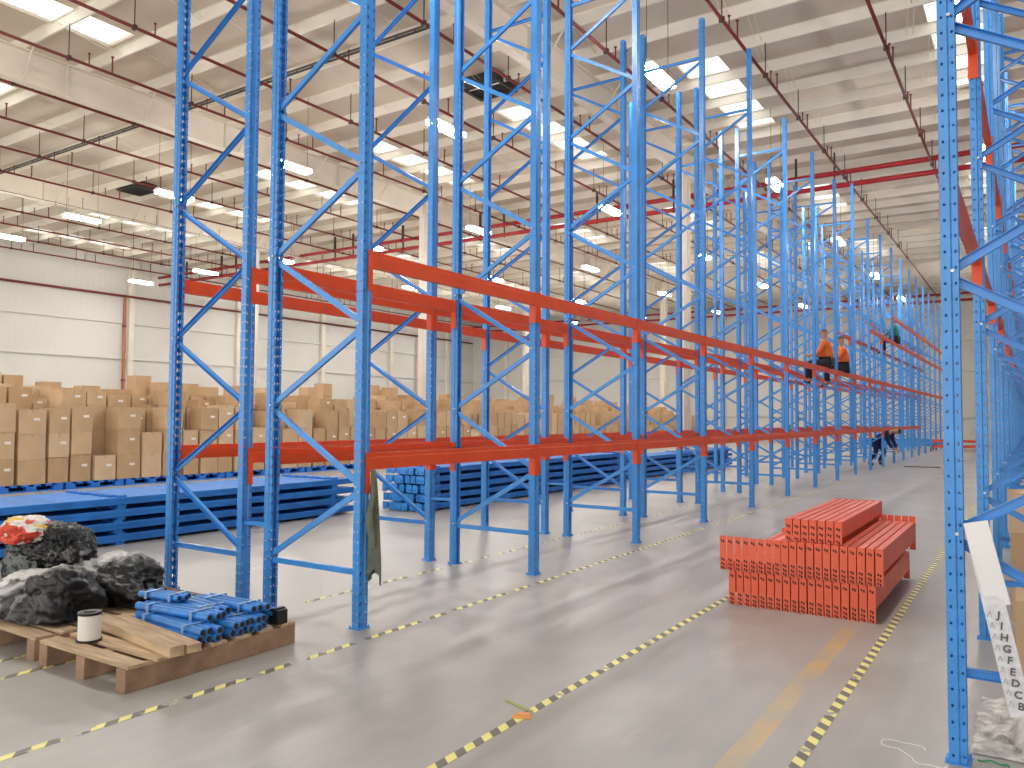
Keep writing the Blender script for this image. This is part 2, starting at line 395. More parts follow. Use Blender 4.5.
ob('pipe', MB().cyl((0, -28, 0), (0, 33.5, 0), .06, 10).mesh('pipe', M['pipe_red'], smooth=True), e)
brm = MB().box(-.2, .0, -.02, .02, -.03, .03).mesh('bracket', M['dark_steel'])
for q in range(-26, 33, 3): ob('bracket', brm, e, (0, q, 0))
for yy, l_ in ((23.05, 'red brown drop pipe down the left wall beside the first visible wall post'), (46.5, 'red brown drop pipe down the left wall near the far corner')):
    e = empty('drop_pipe', (-39.16, yy, 0)); tag(e, l_, 'pipe')
    ob('pipe', MB().cyl((0, 0, 0), (0, 0, 7.56), .075, 10).mesh('pipe', mat('rusty_red_paint', (.40, .13, .07), .6), smooth=True), e)
    for q in (3.2, 6.0): ob('pipe_clamp', MB().cyl((0, 0, q), (0, 0, q + .1), .1, 10).mesh('clamp', M['pipe_red']), e)
e = empty('drop_pipe', (-27.9, 28.6, 0)); tag(e, 'dark red riser pipe standing among the boxes before the left wall', 'pipe')
ob('pipe', MB().cyl((0, 0, 0), (0, 0, 8.8), .085, 10).mesh('pipe', M['pipe_red'], smooth=True), e)
ob('valve', MB().cyl((-.16, 0, 5.4), (.16, 0, 5.4), .12, 10).mesh('valve', M['main_red']), e); ob('flange', MB().box(-.16, .16, -.16, .16, 7.6, 7.9).mesh('flange', M['main_red']), e)

e = empty('cable_tray', (-20, 12.15, 9.33)); tag(e, 'dark cable tray crossing under the purlins at the left', 'cable tray')
ob('side_rail', MB().box(-12, 10, -.06, -.045, 0, .05).box(-12, 10, .045, .06, 0, .05).mesh('rail', mat('brown_grey_steel', (.10, .085, .075), .6)), e)
rgm = MB().box(-.02, .02, -.045, .045, 0, .012).mesh('rung', M['dark_steel'])
for q in range(44): ob('rung', rgm, e, (-11.9 + q * .5, 0, 0))
# roof vents
for x, yy, w in ((-11.0, 15.6, 'above the second left rack frames'), (-26.6, 16.0, 'above the boxes left of the nearest frame')):
    e = empty('roof_vent', (x, yy, 9.45)); tag(e, 'black square roof vent %s' % w, 'vent')
    ob('frame', MB().box(-.55, .55, -.45, -.38, 0, .25).box(-.55, .55, .38, .45, 0, .25).box(-.55, -.48, -.38, .38, 0, .25).box(.48, .55, -.38, .38, 0, .25).mesh('frame', M['dark_steel']), e)
    lv = MB()
    for k in range(8): lv.box(-.48, .48, -.36 + k * .09, -.30 + k * .09, .06, .1)
    ob('louvre', lv.box(-.48, .48, -.38, .38, .2, .24).mesh('louvre', M['vent']), e)

# ------------------------------------------------------------------ lamps
M['led'] = emit('led_diffuser', (1, .975, .93), 95)
proto = None
LX = [-.75 - 4.95 * i for i in range(8)]; LY = [5.4, 13.5, 21.6, 29.7, 37.8, 45.9]
for i, x in enumerate(LX):
    for j, yy in enumerate(LY):
        if proto is None:
            proto = empty('ceiling_lamp', (0, 0, 0))
            b = MB().prism([(-.14, 0), (.14, 0), (.14, .02), (.05, .07), (-.05, .07), (-.14, .02)], (0, -.56, 0), (0, .56, 0)).mesh('lamp_housing', M['cream'], fix=True)
            ob('housing', b, proto, (0, 0, .03))
            ob('diffuser', MB().box(-.13, .13, -.54, .54, -.055, .028).mesh('lamp_diffuser', M['led']), proto)
            for q in (-.5, .5): ob('suspension_wire', MB().cyl((0, q, .1), (0, q, 1.94), .006, 4).mesh('wire', M['dark_steel']), proto)
            o = proto
        else: o = copy_tree(proto)
        o.location = (x, yy, 7.8)
        col = 'in the line over the right rack' if i == 0 else 'in the %s line left of the aisle' % ORD[i - 1]
        tag(o, 'hanging LED lamp %s, %s from the near end' % (col, ORD[j]), 'ceiling lamp', 'linear lamps hung under the roof')

# ------------------------------------------------------------------ rack frames
T = .0028
def upright_profile():
    o = [(-.035, .018), (-.035, .037), (-.010, .037), (-.004, .045), (.035, .045), (.035, .017), (.029, .012),
         (.029, -.012), (.035, -.017), (.035, -.045), (-.004, -.045), (-.010, -.037), (-.035, -.037), (-.035, -.018)]
    i = [(-.035 + T, -.018), (-.035 + T, -.037 + T), (-.012, -.037 + T), (-.006, -.045 + T), (.035 - T, -.045 + T), (.035 - T, -.017 - T), (.029 - T, -.012 - T),
         (.029 - T, .012 + T), (.035 - T, .017 + T), (.035 - T, .045 - T), (-.006, .045 - T), (-.012, .037 - T), (-.035 + T, .037 - T), (-.035 + T, .018)]
    return o, i
def upright_mesh(h, m, z0=.006):
    o, i = upright_profile(); p = o + i; n = len(p)
    vs = [(x, y, z0) for x, y in p] + [(x, y, h) for x, y in p]
    fs = [(k, (k + 1) % n, n + (k + 1) % n, n + k) for k in range(n)]
    for k in range(13):
        fs.append((n + k, n + k + 1, n + n - 2 - k, n + n - 1 - k))
    return MB().add(vs, fs).mesh('upright', m, fix=True)
H = 7.33
UM = {('n', H): upright_mesh(H, M['perf']), ('n', 7.8): upright_mesh(7.8, M['perf']), ('f', H): upright_mesh(H, M['blue']), ('f', 7.8): upright_mesh(7.8, M['blue'])}
foot = MB().box(-.05, .05, -.056, .056, 0, .006).cyl((.042, .049, .006), (.042, .049, .022), .006, 6).cyl((-.042, -.049, .006), (-.042, -.049, .022), .006, 6).mesh('foot_plate', M['blue'])
CH = [(-.02, -.013), (.02, -.013), (.02, .013), (.0175, .013), (.0175, -.0105), (-.0175, -.0105), (-.0175, .013), (-.02, .013)]
hx = D / 2 - .02
BR = []
bdir = (0, 1, 0)
def brace(a, b):  # a,b = (x,z)
    return MB().prism(CH, (a[0], 0, a[1]), (b[0], 0, b[1]), up=bdir).mesh('brace', M['blue'], fix=True)
hb = brace((-hx, 0), (hx, 0))
L = [.40 + .575 * i for i in range(12)]
def node(i): return (-hx if i % 2 == 0 else hx)
dup_ = brace((-hx, .03), (hx, .545)); ddn = brace((hx, .03), (-hx, .545))
bolt = MB().cyl((0, -.05, 0), (0, .05, 0), .008, 6).mesh('bolt', M['steel'])
def make_frame(kind, tall):
    e = empty('rack_frame')
    for sgn, hh in ((1, 7.8 if tall else H), (-1, H)):
        ob('upright', UM[(kind, hh)], e, (sgn * D / 2, 0, 0), (0, 0, 0 if sgn > 0 else PI))
        if kind == 'n': ob('foot_plate', foot, e, (sgn * D / 2, 0, 0))
    ob('horizontal_brace', hb, e, (0, 0, .385)); ob('horizontal_brace', hb, e, (0, 0, L[11] + .03))
    for i in range(11):
        ob('diagonal_brace', dup_ if i % 2 == 0 else ddn, e, (0, 0, L[i]))
    if kind == 'n':
        for i in range(0, 6): ob('bolt', bolt, e, (node(i) * 1.02, 0, L[i] + .01))
    return e
def far_frame_mesh():
    mb = MB()
    for sgn in (1, -1):
        x = sgn * D / 2
        mb.box(x - .035, x + .035, -.045, .045, 0, H)
    for z in (.385, L[11] + .03): mb.box(-hx, hx, -.013, .013, z - .02, z + .02)
    for i in range(11):
        a = (node(i), 0, L[i] + .03); b = (node(i + 1), 0, L[i + 1] - .03)
        mb.prism([(-.02, -.013), (.02, -.013), (.02, .013), (-.02, .013)], a, b, up=(0, 1, 0))
    return mb.mesh('far_frame', M['blue'])
FFM = far_frame_mesh()
fr = {}
def frame(kind, tall, loc, rz, label, group):
    if kind == 'far':
        o = ob('rack_frame', FFM, None, loc, (0, 0, rz))
    else:
        key = (kind, tall)
        if key not in fr: fr[key] = make_frame(kind, tall); o = fr[key]
        else: o = copy_tree(fr[key])
        o.location = loc; o.rotation_euler = (0, 0, rz)
    tag(o, label, 'rack frame', group); return o
for k in range(NF):
    kind = 'n' if k < 5 else ('f' if k < 10 else 'far')
    frame(kind, k % 4 == 0 and kind != 'far', (CA, Y0 + k * S, 0), 0, 'blue upright rack frame, %s from the near end of the left rack, aisle side' % od(k), 'frames of the left rack, aisle side')
    frame(kind, False, (CB, Y0 + k * S, 0), PI, 'blue upright rack frame, %s from the near end of the left rack, far side' % od(k), 'frames of the left rack, side away from the aisle')
    frame(kind, False, (CR, YR + k * S, 0), PI, 'blue upright rack frame, %s from the near end of the right rack' % od(k), 'frames of the right rack')
# row spacers
sp = MB().prism(CH, (XBF + .035, 0, 0), (XAB - .035, 0, 0)).mesh('row_spacer', M['blue'], fix=True)
for k in range(12):
    for z, w in ((.64, 'low'),):
        o = ob('row_spacer', sp, None, (0, Y0 + k * S, z)); tag(o, 'short blue %s spacer bar joining the two left rack rows at the %s frames' % (w, ORD[k]), 'spacer bar', 'spacer bars between the back to back rows')

# ------------------------------------------------------------------ beams
BH = .118
BL = S - .096
def beam_parts(m):
    # origin: post line, outer face at x=0 (outer side = +x), top at z=0; runs along +y from near post centre
    pf = [(0, -BH), (0, -.034), (-.005, -.029), (-.005, 0), (-.026, 0), (-.026, -.028), (-.048, -.028), (-.048, -BH)]
    vs = [(x, .05, z) for x, z in pf] + [(x, .05 + BL, z) for x, z in pf]
    n = len(pf)
    bm_ = MB().add(vs, [(i, (i + 1) % n, n + (i + 1) % n, n + i) for i in range(n)] + [tuple(range(n)), tuple(range(2 * n - 1, n - 1, -1))]).mesh('beam_bar', m, fix=True)
    def conn(s):
        c = MB(); ya, yb = (.003, .049) if s > 0 else (S - .049, S - .003)
        c.box(.001, .005, ya, yb, -.285, .004)
        yc = .0465 if s > 0 else S - .0505
        c.box(-.058, .001, yc, yc + .004, -.285, .004)
        for z in (-.20, -.25): c.box(.005, .008, (ya + yb) / 2 - .006, (ya + yb) / 2 + .006, z - .012, z + .012)
        return c.mesh('beam_connector', m)
    return bm_, conn(1), conn(-1)
bp_ = beam_parts(M['orange'])
def make_beam():
    e = empty('rack_beam'); ob('bar', bp_[0], e); ob('end_connector', bp_[1], e); ob('end_connector', bp_[2], e); return e
pb = None
far_beam = MB().box(-.048, 0, .05, .05 + BL, -BH, 0).box(.001, .005, .003, .049, -.285, .004).box(.001, .005, S - .049, S - .003, -.285, .004).mesh('far_beam', M['orange'])
def beam(x, yy, z, out, label, group, far=False):
    global pb
    if far: o = ob('rack_beam', far_beam)
    elif pb is None: pb = make_beam(); o = pb
    else: o = copy_tree(pb)
    if out > 0: o.location = (x + .036, yy, z)
    else: o.location = (x - .036, yy + S, z); o.rotation_euler = (0, 0, PI)
    tag(o, label, 'rack beam', group)
LN = {ZL: 'lower', ZU: 'middle', ZT: 'upper', 5.0: 'top'}
def bl(level, k, line, rack): return 'orange %s level beam in the %s bay of the %s rack, %s line' % (LN[level], od(k), rack, line)
for k in range(NF - 1):
    for z in (ZL, ZU, ZT, 5.0):
        if z == ZT and k < 9: continue
        if z == 5.0 and k < 11: continue
        rows = ((XA, 1, 'aisle side'), (XAB, -1, 'second'), (XBF, 1, 'third'), (XBB, -1, 'fourth'))
        if z in (ZT, 5.0): rows = rows[:2]
        if z == ZL and k > 13: continue
        for x, s, w in rows:
            beam(x, Y0 + k * S, z, s, bl(z, k, w, 'left'), 'left rack %s level beams' % LN[z], k > 9)
for k in range(NF - 1):
    for z in (ZU, ZT):
        beam(XR, YR + k * S, z, -1, bl(z, k, 'aisle side', 'right'), 'right rack %s level beams' % LN[z], k > 9)
        if k < 12: beam(XR + D, YR + k * S, z, 1, bl(z, k, 'outer', 'right'), 'right rack %s level beams' % LN[z], k > 6)

# ------------------------------------------------------------------ orange stack on the floor
def stack_beam_meshes(kind):
    m = M['orange_stack']; l = 1.88
    b0, b1 = (-.26, -.19) if kind == 'flip' else (-(BH if kind == 'top' else .165), 0)
    bar = MB().box(-.025, .025, .004, l, b0, b1).mesh('beam_bar', m)
    front = MB().box(-.026, .026, 0, .004, -.265, .002).mesh('connector_plate', m)
    rear = MB().box(-.026, .026, l, l + .004, -.255, .05 if kind == 'mid' else (-.15 if kind == 'flip' else .002)).mesh('connector_plate', m)
    if kind == 'top':
        front = MB().box(-.026, .026, 0, .004, -.166, .002).mesh('connector_plate', m); rear = MB().box(-.026, .026, l, l + .004, -.16, .002).mesh('connector_plate', m)
    hk = MB()
    for z in ((-.05, -.10, -.145) if kind == 'top' else (-.035, -.18, -.215, -.245)):
        hk.box(-.014, -.004, -.0025, 0, z - .010, z + .008); hk.box(.001, .012, -.0025, 0, z - .018, z + .001)
    hooks = hk.mesh('connector_slots', M['hole'])
    return bar, front, rear, hooks
spro = {}
def sbeam(kind, x, z, dy, label):
    if kind not in spro:
        b_, f_c, r_c, h_c = stack_beam_meshes(kind)
        o = empty('loose_beam'); ob('bar', b_, o); f = ob('connector_plate', f_c, o); ob('slot', h_c, f); ob('connector_plate', r_c, o); spro[kind] = o
    else: o = copy_tree(spro[kind])
    o.location = (x, 6.3 + dy, z); o.rotation_euler = (0, R(random.uniform(-.5, .5)), 0)
    tag(o, label, 'loose beam', 'orange beams stacked on the aisle floor')
for i in range(18): sbeam('low', -2.035 + i * .0605, .266, random.uniform(0, .012), 'loose orange beam, %s from the left in the bottom layer of the floor stack' % od(i))
for i in range(20): sbeam('flip' if i < 7 else 'mid', -2.10 + i * .0605, .538, -.02 + random.uniform(-.008, .008), 'loose orange beam, %s from the left in the middle layer of the floor stack' % od(i))
for i in range(7): sbeam('top', -1.60 + i * .0605, .708, .03 + random.uniform(0, .01), 'loose orange beam, %s from the left in the top layer of the floor stack' % od(i))
# far stack of beams near the end of the aisle
fb = MB().box(-1.1, 1.1, -.024, .024, -BH, 0).box(-1.104, -1.1, -.03, .03, -.255, 0).box(1.1, 1.104, -.03, .03, -.255, 0).mesh('far_beam', M['orange'])
for r_ in range(2):
    for i in range(10):
        o = ob('loose_beam', fb, None, (-3.0 + .02 * r_, 43.2 + i * .062, .256 * (r_ + 1)))
        tag(o, 'orange beam in the distant aisle pile, %s from the front, %s layer' % (ORD[i], ('bottom', 'top')[r_]), 'loose beam', 'orange beams piled at the far aisle end')

# ------------------------------------------------------------------ floor tapes
def tape(x, y0, y1, label, worn=False, w=.05, mk=None):
    o = ob('floor_tape', MB().box(-w / 2, w / 2, 0, y1 - y0, .0005, .0016).mesh('floor_tape', M[mk or ('tape_worn' if worn else 'tape')]), None, (x, y0, 0))
    tag(o, label, 'floor tape')
tape(-3.73, .6, 30, 'rubbed yellow black hazard tape at the feet of the left rack, aisle side', mk='tape_rubbed')
tape(-2.14, 1.0, 8.6, 'yellow black hazard tape running under the left side of the beam stack')
tape(-.875, 1.0, 30, 'yellow black hazard tape along the right side of the aisle')
tape(-4.86, .8, 3.9, 'yellow black hazard tape passing under the near pallet')
tape(-4.86, 4.3, 20, 'worn pale tape on the floor inside the left rack', True)
tape(-5.2, .8, 3.0, 'faded dashed tape beside the near pallet leg', True, .04)
o = ob('tape_scrap', MB().box(-.05, .05, -.02, .02, .002, .006).box(-.03, .04, .0, .05, .006, .009).mesh('scrap', mat('orange_scrap', (.75, .33, .10), .6)), None, (-2.135, 3.35, 0), (0, 0, .5)); tag(o, 'small orange scrap of tape torn up on the aisle tape', 'scrap')
o = ob('tape_scrap', MB().box(-.1, .1, -.012, .012, .001, .004).mesh('scrap', mat('olive_scrap', (.35, .36, .12), .6)), None, (-2.23, 3.47, 0), (0, 0, -.3)); tag(o, 'thin olive strip lying beside the aisle tape', 'scrap')

# ------------------------------------------------------------------ piles of blue uprights
def pack_mesh():
    mb = MB(); p = [(-.040, .028), (.040, .028), (.045, .034), (.045, .060), (.041, .063), (.045, .066), (.045, .093), (.040, .098), (-.040, .098), (-.045, .093), (-.045, .066), (-.041, .063), (-.045, .060), (-.045, .034)]
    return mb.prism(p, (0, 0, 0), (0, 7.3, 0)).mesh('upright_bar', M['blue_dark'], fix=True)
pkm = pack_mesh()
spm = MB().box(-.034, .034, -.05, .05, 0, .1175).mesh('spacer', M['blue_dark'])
cap = MB().box(-.047, .047, -.006, 0, .01, .112).cyl((0, -.02, .045), (0, -.006, .045), .02, 8).mesh('end_plate', M['blue'])
up0 = None
def pile(x1, yy, nl, nw, word, sz):
    global up0
    for a in range(nl):
        for b in range(nw):
            if up0 is None:
                up0 = empty('loose_upright'); ob('bar', pkm, up0)
                for q in (.35, 3.6, 6.9): ob('spacer', spm, up0, (0, q, 0))
                ob('end_plate', cap, up0); o = up0
            else: o = copy_tree(up0)
            o.location = (x1 - .05 - b * .102, yy + random.uniform(-.05, .05), a * .118 * sz); o.scale = (1, 1, sz)
            tag(o, 'blue steel upright in the %s floor pile, %s layer, %s from the aisle' % (word, ORD[a], ORD[b]), 'loose upright', 'blue uprights in the %s floor pile' % word)
pile(-8.7, 1.55, 4, 11, 'nearest left', 1.19)
pile(-7.86, 9.5, 5, 8, 'middle', 1.19)
pile(-7.95, 17.4, 4, 7, 'farthest', 1.19)
# distant low pile crossing the aisle end
for i in range(4):
    o = ob('loose_upright', MB().box(-2.2, 2.2, 0, .09, 0, .085).mesh('bar', M['blue_dark']), None, (-6.4, 50 - .0, .1 * i + .0)); tag(o, 'blue upright in the distant stack by the end wall, %s layer' % ORD[i], 'loose upright', 'distant blue uprights')

# ------------------------------------------------------------------ blue pallets with cartons
def ppallet():
    mb = MB()
    for x in (-.52, 0, .52):
        for y_ in (-.50, 0, .50): mb.box(x - .07, x + .07, y_ - .09, y_ + .09, .025, .10)
    for x in (-.52, 0, .52): mb.box(x - .07, x + .07, -.59, .59, 0, .025)
    b = mb.mesh('pallet_base', M['plastic_blue'])
    t = MB()
    for y_ in (-.53, -.32, -.11, .11, .32, .53): t.box(-.59, .59, y_ - .06, y_ + .06, .10, .14)
    return b, t.mesh('pallet_deck', M['plastic_blue'])
pa, pd = ppallet(); pp = None
PN = 31
for i in range(PN):
    for r_ in range(1 if i > 12 else 2):
        if pp is None: pp = empty('blue_pallet'); ob('base', pa, pp); ob('deck', pd, pp); o = pp
        else: o = copy_tree(pp)
        o.location = (-16.55 - r_ * 1.24, 6.4 + i * 1.24, 0)
        tag(o, 'blue plastic pallet under the cartons, %s from the left, %s row' % (od(i), ('front', 'second')[r_]), 'pallet', 'blue pallets under the cartons')
boxes = []
for r_ in range(8):
    yy = 5.9
    s_ = 0
    while yy < 44:
        w = random.choice((.40, .42, .46, .52)); dpt = .50; x = -16.22 - r_ * .56
        if r_ == 0: nl = random.choice((2, 3, 3, 3))
        elif r_ < 3: nl = random.choice((3, 3, 3, 4))
        elif r_ < 5: nl = random.choice((3, 4, 4))
        else: nl = random.choice((3, 4, 4, 5))
        if yy < 12 and r_ == 0: nl = random.choice((2, 3, 1, 3))
        z = .14
        for a in range(nl):
            h = random.choice((.46, .50, .50, .54)) if a < 3 else random.choice((.26, .34, .42))
            if abs(x + 18.45) < .5 and abs(yy + w / 2 - 22.3) < .75: continue
            boxes.append((r_, s_, a, nl, x + random.uniform(-.02, .02), yy + w / 2, z, w - .02, dpt - random.uniform(.02, .08), h, random.uniform(-2.2, 2.2)))
            z += h + .002
        yy += w + random.uniform(.015, .05); s_ += 1
def vis(b):
    d = math.hypot(b[4], b[5]); hid = 0 if b[0] == 0 else (0 if b[2] >= b[3] - 1 else 60)
    return d + hid + b[0] * 1.5
boxes.sort(key=vis)
RW = ['front', 'second', 'third', 'fourth', 'fifth', 'sixth', 'seventh', 'eighth']; LV = ['bottom', 'second from bottom', 'third from bottom', 'fourth from bottom', 'topmost']
bmc = {}
stm = [MB() for _ in range(4)]
for i, (r_, s_, a, nl, x, yy, z, w, d, h, rz) in enumerate(boxes):
    ci = random.randrange(4)
    if i < 300:
        key = (round(w, 2), round(h, 2), ci)
        if key not in bmc:
            dd = .46
            mb = MB().box(-dd / 2, dd / 2, -w / 2, w / 2, 0, h).mesh('carton', M['card'][ci])
            tp = MB().box(-dd / 2 - .001, dd / 2 + .001, -.025, .025, h, h + .0015).box(dd / 2, dd / 2 + .0015, -.025, .025, h - .07, h).mesh('tape', M['tape_clear'])
            sf = MB().box(dd / 2, dd / 2 + .002, .02, .13, h * .55, h * .55 + .05).mesh('paper_label', M['cream'])
            bmc[key] = (mb, tp, sf)
        mb, tp, sf = bmc[key]
        o = ob('cardboard_carton', mb, None, (x, yy, z), (0, 0, R(rz)))
        tag(o, 'brown carton, %s of the %s stack from the left, %s row' % (LV[a], od(s_), RW[r_]), 'carton', 'brown cartons piled before the left wall')
        if i < 170:
            ob('parcel_tape', tp, o)
            if random.random() < .65: ob('paper_label', sf, o)
    else:
        stm[0].box(x - d / 2, x + d / 2, yy - w / 2, yy + w / 2, z, z + h)
o = ob('carton', stm[0].mesh('cartons', M['card'][0])); tag(o, 'mass of brown cartons behind the front carton rows', 'cartons', None, 'stuff'); 

# cartons inside the right rack
for i, (x, yy, z, w, d, h, rz) in enumerate(((.165, 5.35, 0, .54, .44, .50, 1), (.14, 7.25, 0, .62, .5, .33, 2), (.16, 7.25, .332, .62, .46, .30, -3), (.12, 7.27, .634, .6, .42, .30, 2))):
    o = ob('cardboard_carton', MB().box(-w / 2, w / 2, -d / 2, d / 2, 0, h).mesh('carton', M['card'][i % 4]), None, (x, yy, z), (0, 0, R(rz)))
    tag(o, 'brown carton on the floor inside the right rack, ' + ('standing alone nearest the camera', 'bottom of the stack of three', 'middle of the stack of three', 'top of the stack of three')[i], 'carton', 'cartons inside the right rack')
    ob('parcel_tape', MB().box(-.03, .03, -d / 2 - .001, d / 2, h, h + .0015).box(-.03, .03, -d / 2 - .0015, -d / 2, h - .08, h).mesh('tape', M['tape_clear']), o)
    if i < 2: ob('printed_mark', MB().box(-w / 2 + .04, -w / 2 + .1, -d / 2 - .001, -d / 2, h * .3, h * .8).mesh('mark', M['ink']), o)

# ------------------------------------------------------------------ wooden pallets
def wpallet(name, loc, sx, sy, label, nb=7, cut=None):
    e = empty(name, loc); tag(e, label, 'pallet')
    for i in range(3):
        x = -sx / 2 + .045 + i * (sx - .09) / 2
        bevel(ob('stringer', MB().box(x - .045, x + .045, -sy / 2, sy / 2, 0, .122).mesh('stringer', M['wood_red']), e), .004)
    for i in range(nb):
        y_ = -sy / 2 + .06 + i * (sy - .12) / (nb - 1)
        bevel(ob('deck_board', MB().box(-sx / 2 - .01 * random.random(), sx / 2 + .01 * random.random(), y_ - .055, y_ + .055, .122, .142).mesh('deck_board', M['wood']), e, (0, 0, 0), (0, 0, R(random.uniform(-.5, .5)))), .003)
    return e
wpallet('wooden_pallet', (-4.50, 3.02, 0), .90, 1.16, 'wooden pallet carrying the blue bar bundles and the white reel')
wpallet('wooden_pallet', (-5.58, 2.97, 0), 1.10, 1.04, 'wooden pallet under the black bags at the left edge')
def plank(loc, l, w, t, rz, label, m='wood', rx=0):
    o = ob('wooden_plank', MB().box(-l / 2, l / 2, -w / 2, w / 2, 0, t).mesh('plank', M[m]), None, loc, (R(rx), 0, R(rz))); bevel(o, .003); tag(o, label, 'plank', None)
plank((-4.48, 2.76, .143), 1.0, .085, .06, -7, 'thick wooden plank lying in front on the near pallet')
plank((-4.46, 2.86, .143), .98, .085, .05, -7, 'thinner wooden plank lying behind the thick plank on the near pallet')
plank((-5.5, 3.62, 0), 1.1, .09, .17, 0, 'dark weathered timber standing on the floor behind the bag pallet', 'wood_dark')
plank((-4.93, 3.5, .143), .5, .09, .03, 6, 'short pale board at the back of the near pallet', 'wood')
o = ob('wood_block', MB().box(-.045, .045, -.04, .04, 0, .09).box(-.02, .02, -.045, .045, .09, .10).mesh('block', M['bag_black']), None, (-4.10, 3.50, .1425)); bevel(o, .006); tag(o, 'small dark block at the right rear corner of the near pallet', 'block')
# reel
e = empty('strap_reel', (-4.70, 2.60, .1425)); tag(e, 'white reel with black end discs standing on the near pallet', 'reel')
ob('reel_body', MB().cyl((0, 0, .012), (0, 0, .155), .062, 24).mesh('reel_body', M['cream'], smooth=False), e)
ob('end_disc', MB().cyl((0, 0, 0), (0, 0, .012), .070, 24).mesh('end_disc', M['black']), e)
ob('end_disc', MB().cyl((0, 0, .155), (0, 0, .170), .066, 24).cyl((0, 0, .170), (0, 0, .176), .03, 16).mesh('end_disc', M['black']), e)
# blue bar bundles
def tube_ring(mb, p0, p1, r, n=10):
    mb.cyl(p0, p1, r, n)
def bundle(loc, l, rz, label, nx=3, nz=2, r=.024):
    e = empty('bar_bundle', loc, R(rz)); tag(e, label, 'bundle', 'bundles of short blue bars on the near pallet')
    tb = MB(); hl = MB()
    for a in range(nz):
        for b in range(nx):
            y_ = (b - (nx - 1) / 2) * r * 2.0 + (a % 2) * r * .5; z = r + a * r * 1.75; o_ = random.uniform(-.02, .02)
            tb.cyl((-l / 2 + o_, y_, z), (l / 2 + o_, y_, z), r, 12); hl.cyl((l / 2 + o_, y_, z), (l / 2 + o_ + .0015, y_, z), r * .72, 10)
    t = ob('bar', tb.mesh('bars', M['wrap_blue']), e); t['kind'] = 'stuff'
    ob('bar_end', hl.mesh('bar_ends', M['hole']), e)
    for q in (-l * .3, l * .3):
        w = nx * r + .012; hh = r * 2 + (nz - 1) * r * 1.75 + .003
        s = MB().box(q - .012, q + .012, -w, w, hh - .001, hh + .001).box(q - .012, q + .012, -w - .001, -w, .0, hh).box(q - .012, q + .012, w, w + .001, 0, hh)
        ob('strap', s.mesh('strap', M['strap_pale']), e)
bx = -4.42
bundle((-4.44, 2.99, .1425), .74, -4, 'blue bar bundle nearest the plank, on the pallet deck')
bundle((-4.42, 3.15, .1425), .72, 3, 'blue bar bundle second from the plank, on the pallet deck')
bundle((-4.40, 3.31, .1425), .70, -2, 'blue bar bundle third from the plank, on the pallet deck')
bundle((-4.44, 3.47, .1425), .62, 4, 'blue bar bundle farthest from the plank, on the pallet deck', 2)
bundle((-4.50, 3.06, .2345), .66, 5, 'blue bar bundle lying on top in front', 3, 1)
bundle((-4.55, 3.21, .2345), .62, -6, 'blue bar bundle lying on top in the middle', 3, 1)
bundle((-4.40, 3.37, .2345), .55, 2, 'blue bar bundle lying on top at the back', 3, 1)
bundle((-4.74, 3.12, .289), .34, 10, 'short blue bar bundle on the very top at the left', 3, 1, .02)

# ------------------------------------------------------------------ bags
def blob(name, loc, sz, m, seed, label, cat='bag', amp=.16, flat=.35, sub=5, rz=0, crease=.05, fold=7):
    b = bmesh.new(); bmesh.ops.create_icosphere(b, subdivisions=sub, radius=1)
    off = Vector((seed * 3.7, seed * 1.3, seed * 2.1))
    for v in b.verts:
        p = v.co.copy(); d = 1 + amp * noise.noise(p * 1.3 + off) * 2
        rg = 1 - abs(noise.noise(p * fold * .6 + off)) * 2
        d += crease * (rg - .4) + crease * .5 * noise.noise(p * fold * 2 + off)
        # squarer sack-like section
        q = Vector((math.copysign(abs(p.x) ** .8, p.x), math.copysign(abs(p.y) ** .8, p.y), p.z)) * d
        z = q.z
        if z < -flat: z = -flat + (z + flat) * .12
        v.co = Vector((q.x * sz[0], q.y * sz[1], (z + flat + .05) * sz[2]))
    zm = min(v.co.z for v in b.verts)
    for v in b.verts: v.co.z -= zm
    me = bpy.data.meshes.new(name); b.to_mesh(me); b.free(); me.materials.append(m)
    for p in me.polygons: p.use_smooth = True
    o = ob(name, me, None, loc, (0, 0, R(rz))); tag(o, label, cat); return o
def neck(o, p, h, r, m, seed):
    mb = MB(); n = 12; rings = []
    for k in range(6):
        t = k / 5; rr = r * (1 - .65 * t + (.5 if k == 5 else 0))
        rings.append([(p[0] + rr * math.cos(a * 2 * PI / n) * (1 + .25 * math.sin(a * 3 + seed)) + .3 * h * t, p[1] + rr * math.sin(a * 2 * PI / n), p[2] + h * t) for a in range(n)])
    vs = [v for r_ in rings for v in r_]; fs = [(k * n + a, k * n + (a + 1) % n, (k + 1) * n + (a + 1) % n, (k + 1) * n + a) for k in range(5) for a in range(n)]
    ob('knotted_neck', mb.add(vs, fs).mesh('neck', m, smooth=True), o)
b1 = blob('plastic_bag', (-5.50, 2.78, .143), (.36, .24, .235), M['bag_mix'], 1, 'black plastic bag with grey film, lying in front on the left pallet', crease=.10, fold=8, amp=.2, flat=.3)
b2 = blob('plastic_bag', (-5.62, 3.27, .143), (.46, .20, .20), M['bag_mix2'], 2, 'long black plastic bag behind, its end pointing right beside the blue bundles', crease=.10, rz=4, fold=8, amp=.2, flat=.3)
b3 = blob('plastic_bag', (-6.22, 3.16, .143), (.28, .28, .36), M['bag_green'], 3, 'dark green black crinkled bag at the back of the left pallet', crease=.14, fold=12)
b4 = blob('plastic_bag', (-6.03, 3.10, .40), (.24, .19, .19), M['bag_heap'], 8, 'dark crinkled bag on top of the heap, right of the printed sack', crease=.17, fold=13)
b5 = blob('woven_sack', (-6.24, 2.98, .545), (.25, .19, .12), M['sack'], 5, 'white sack printed red and yellow on top of the bag heap', 'sack', crease=.14, rz=-20, fold=10)
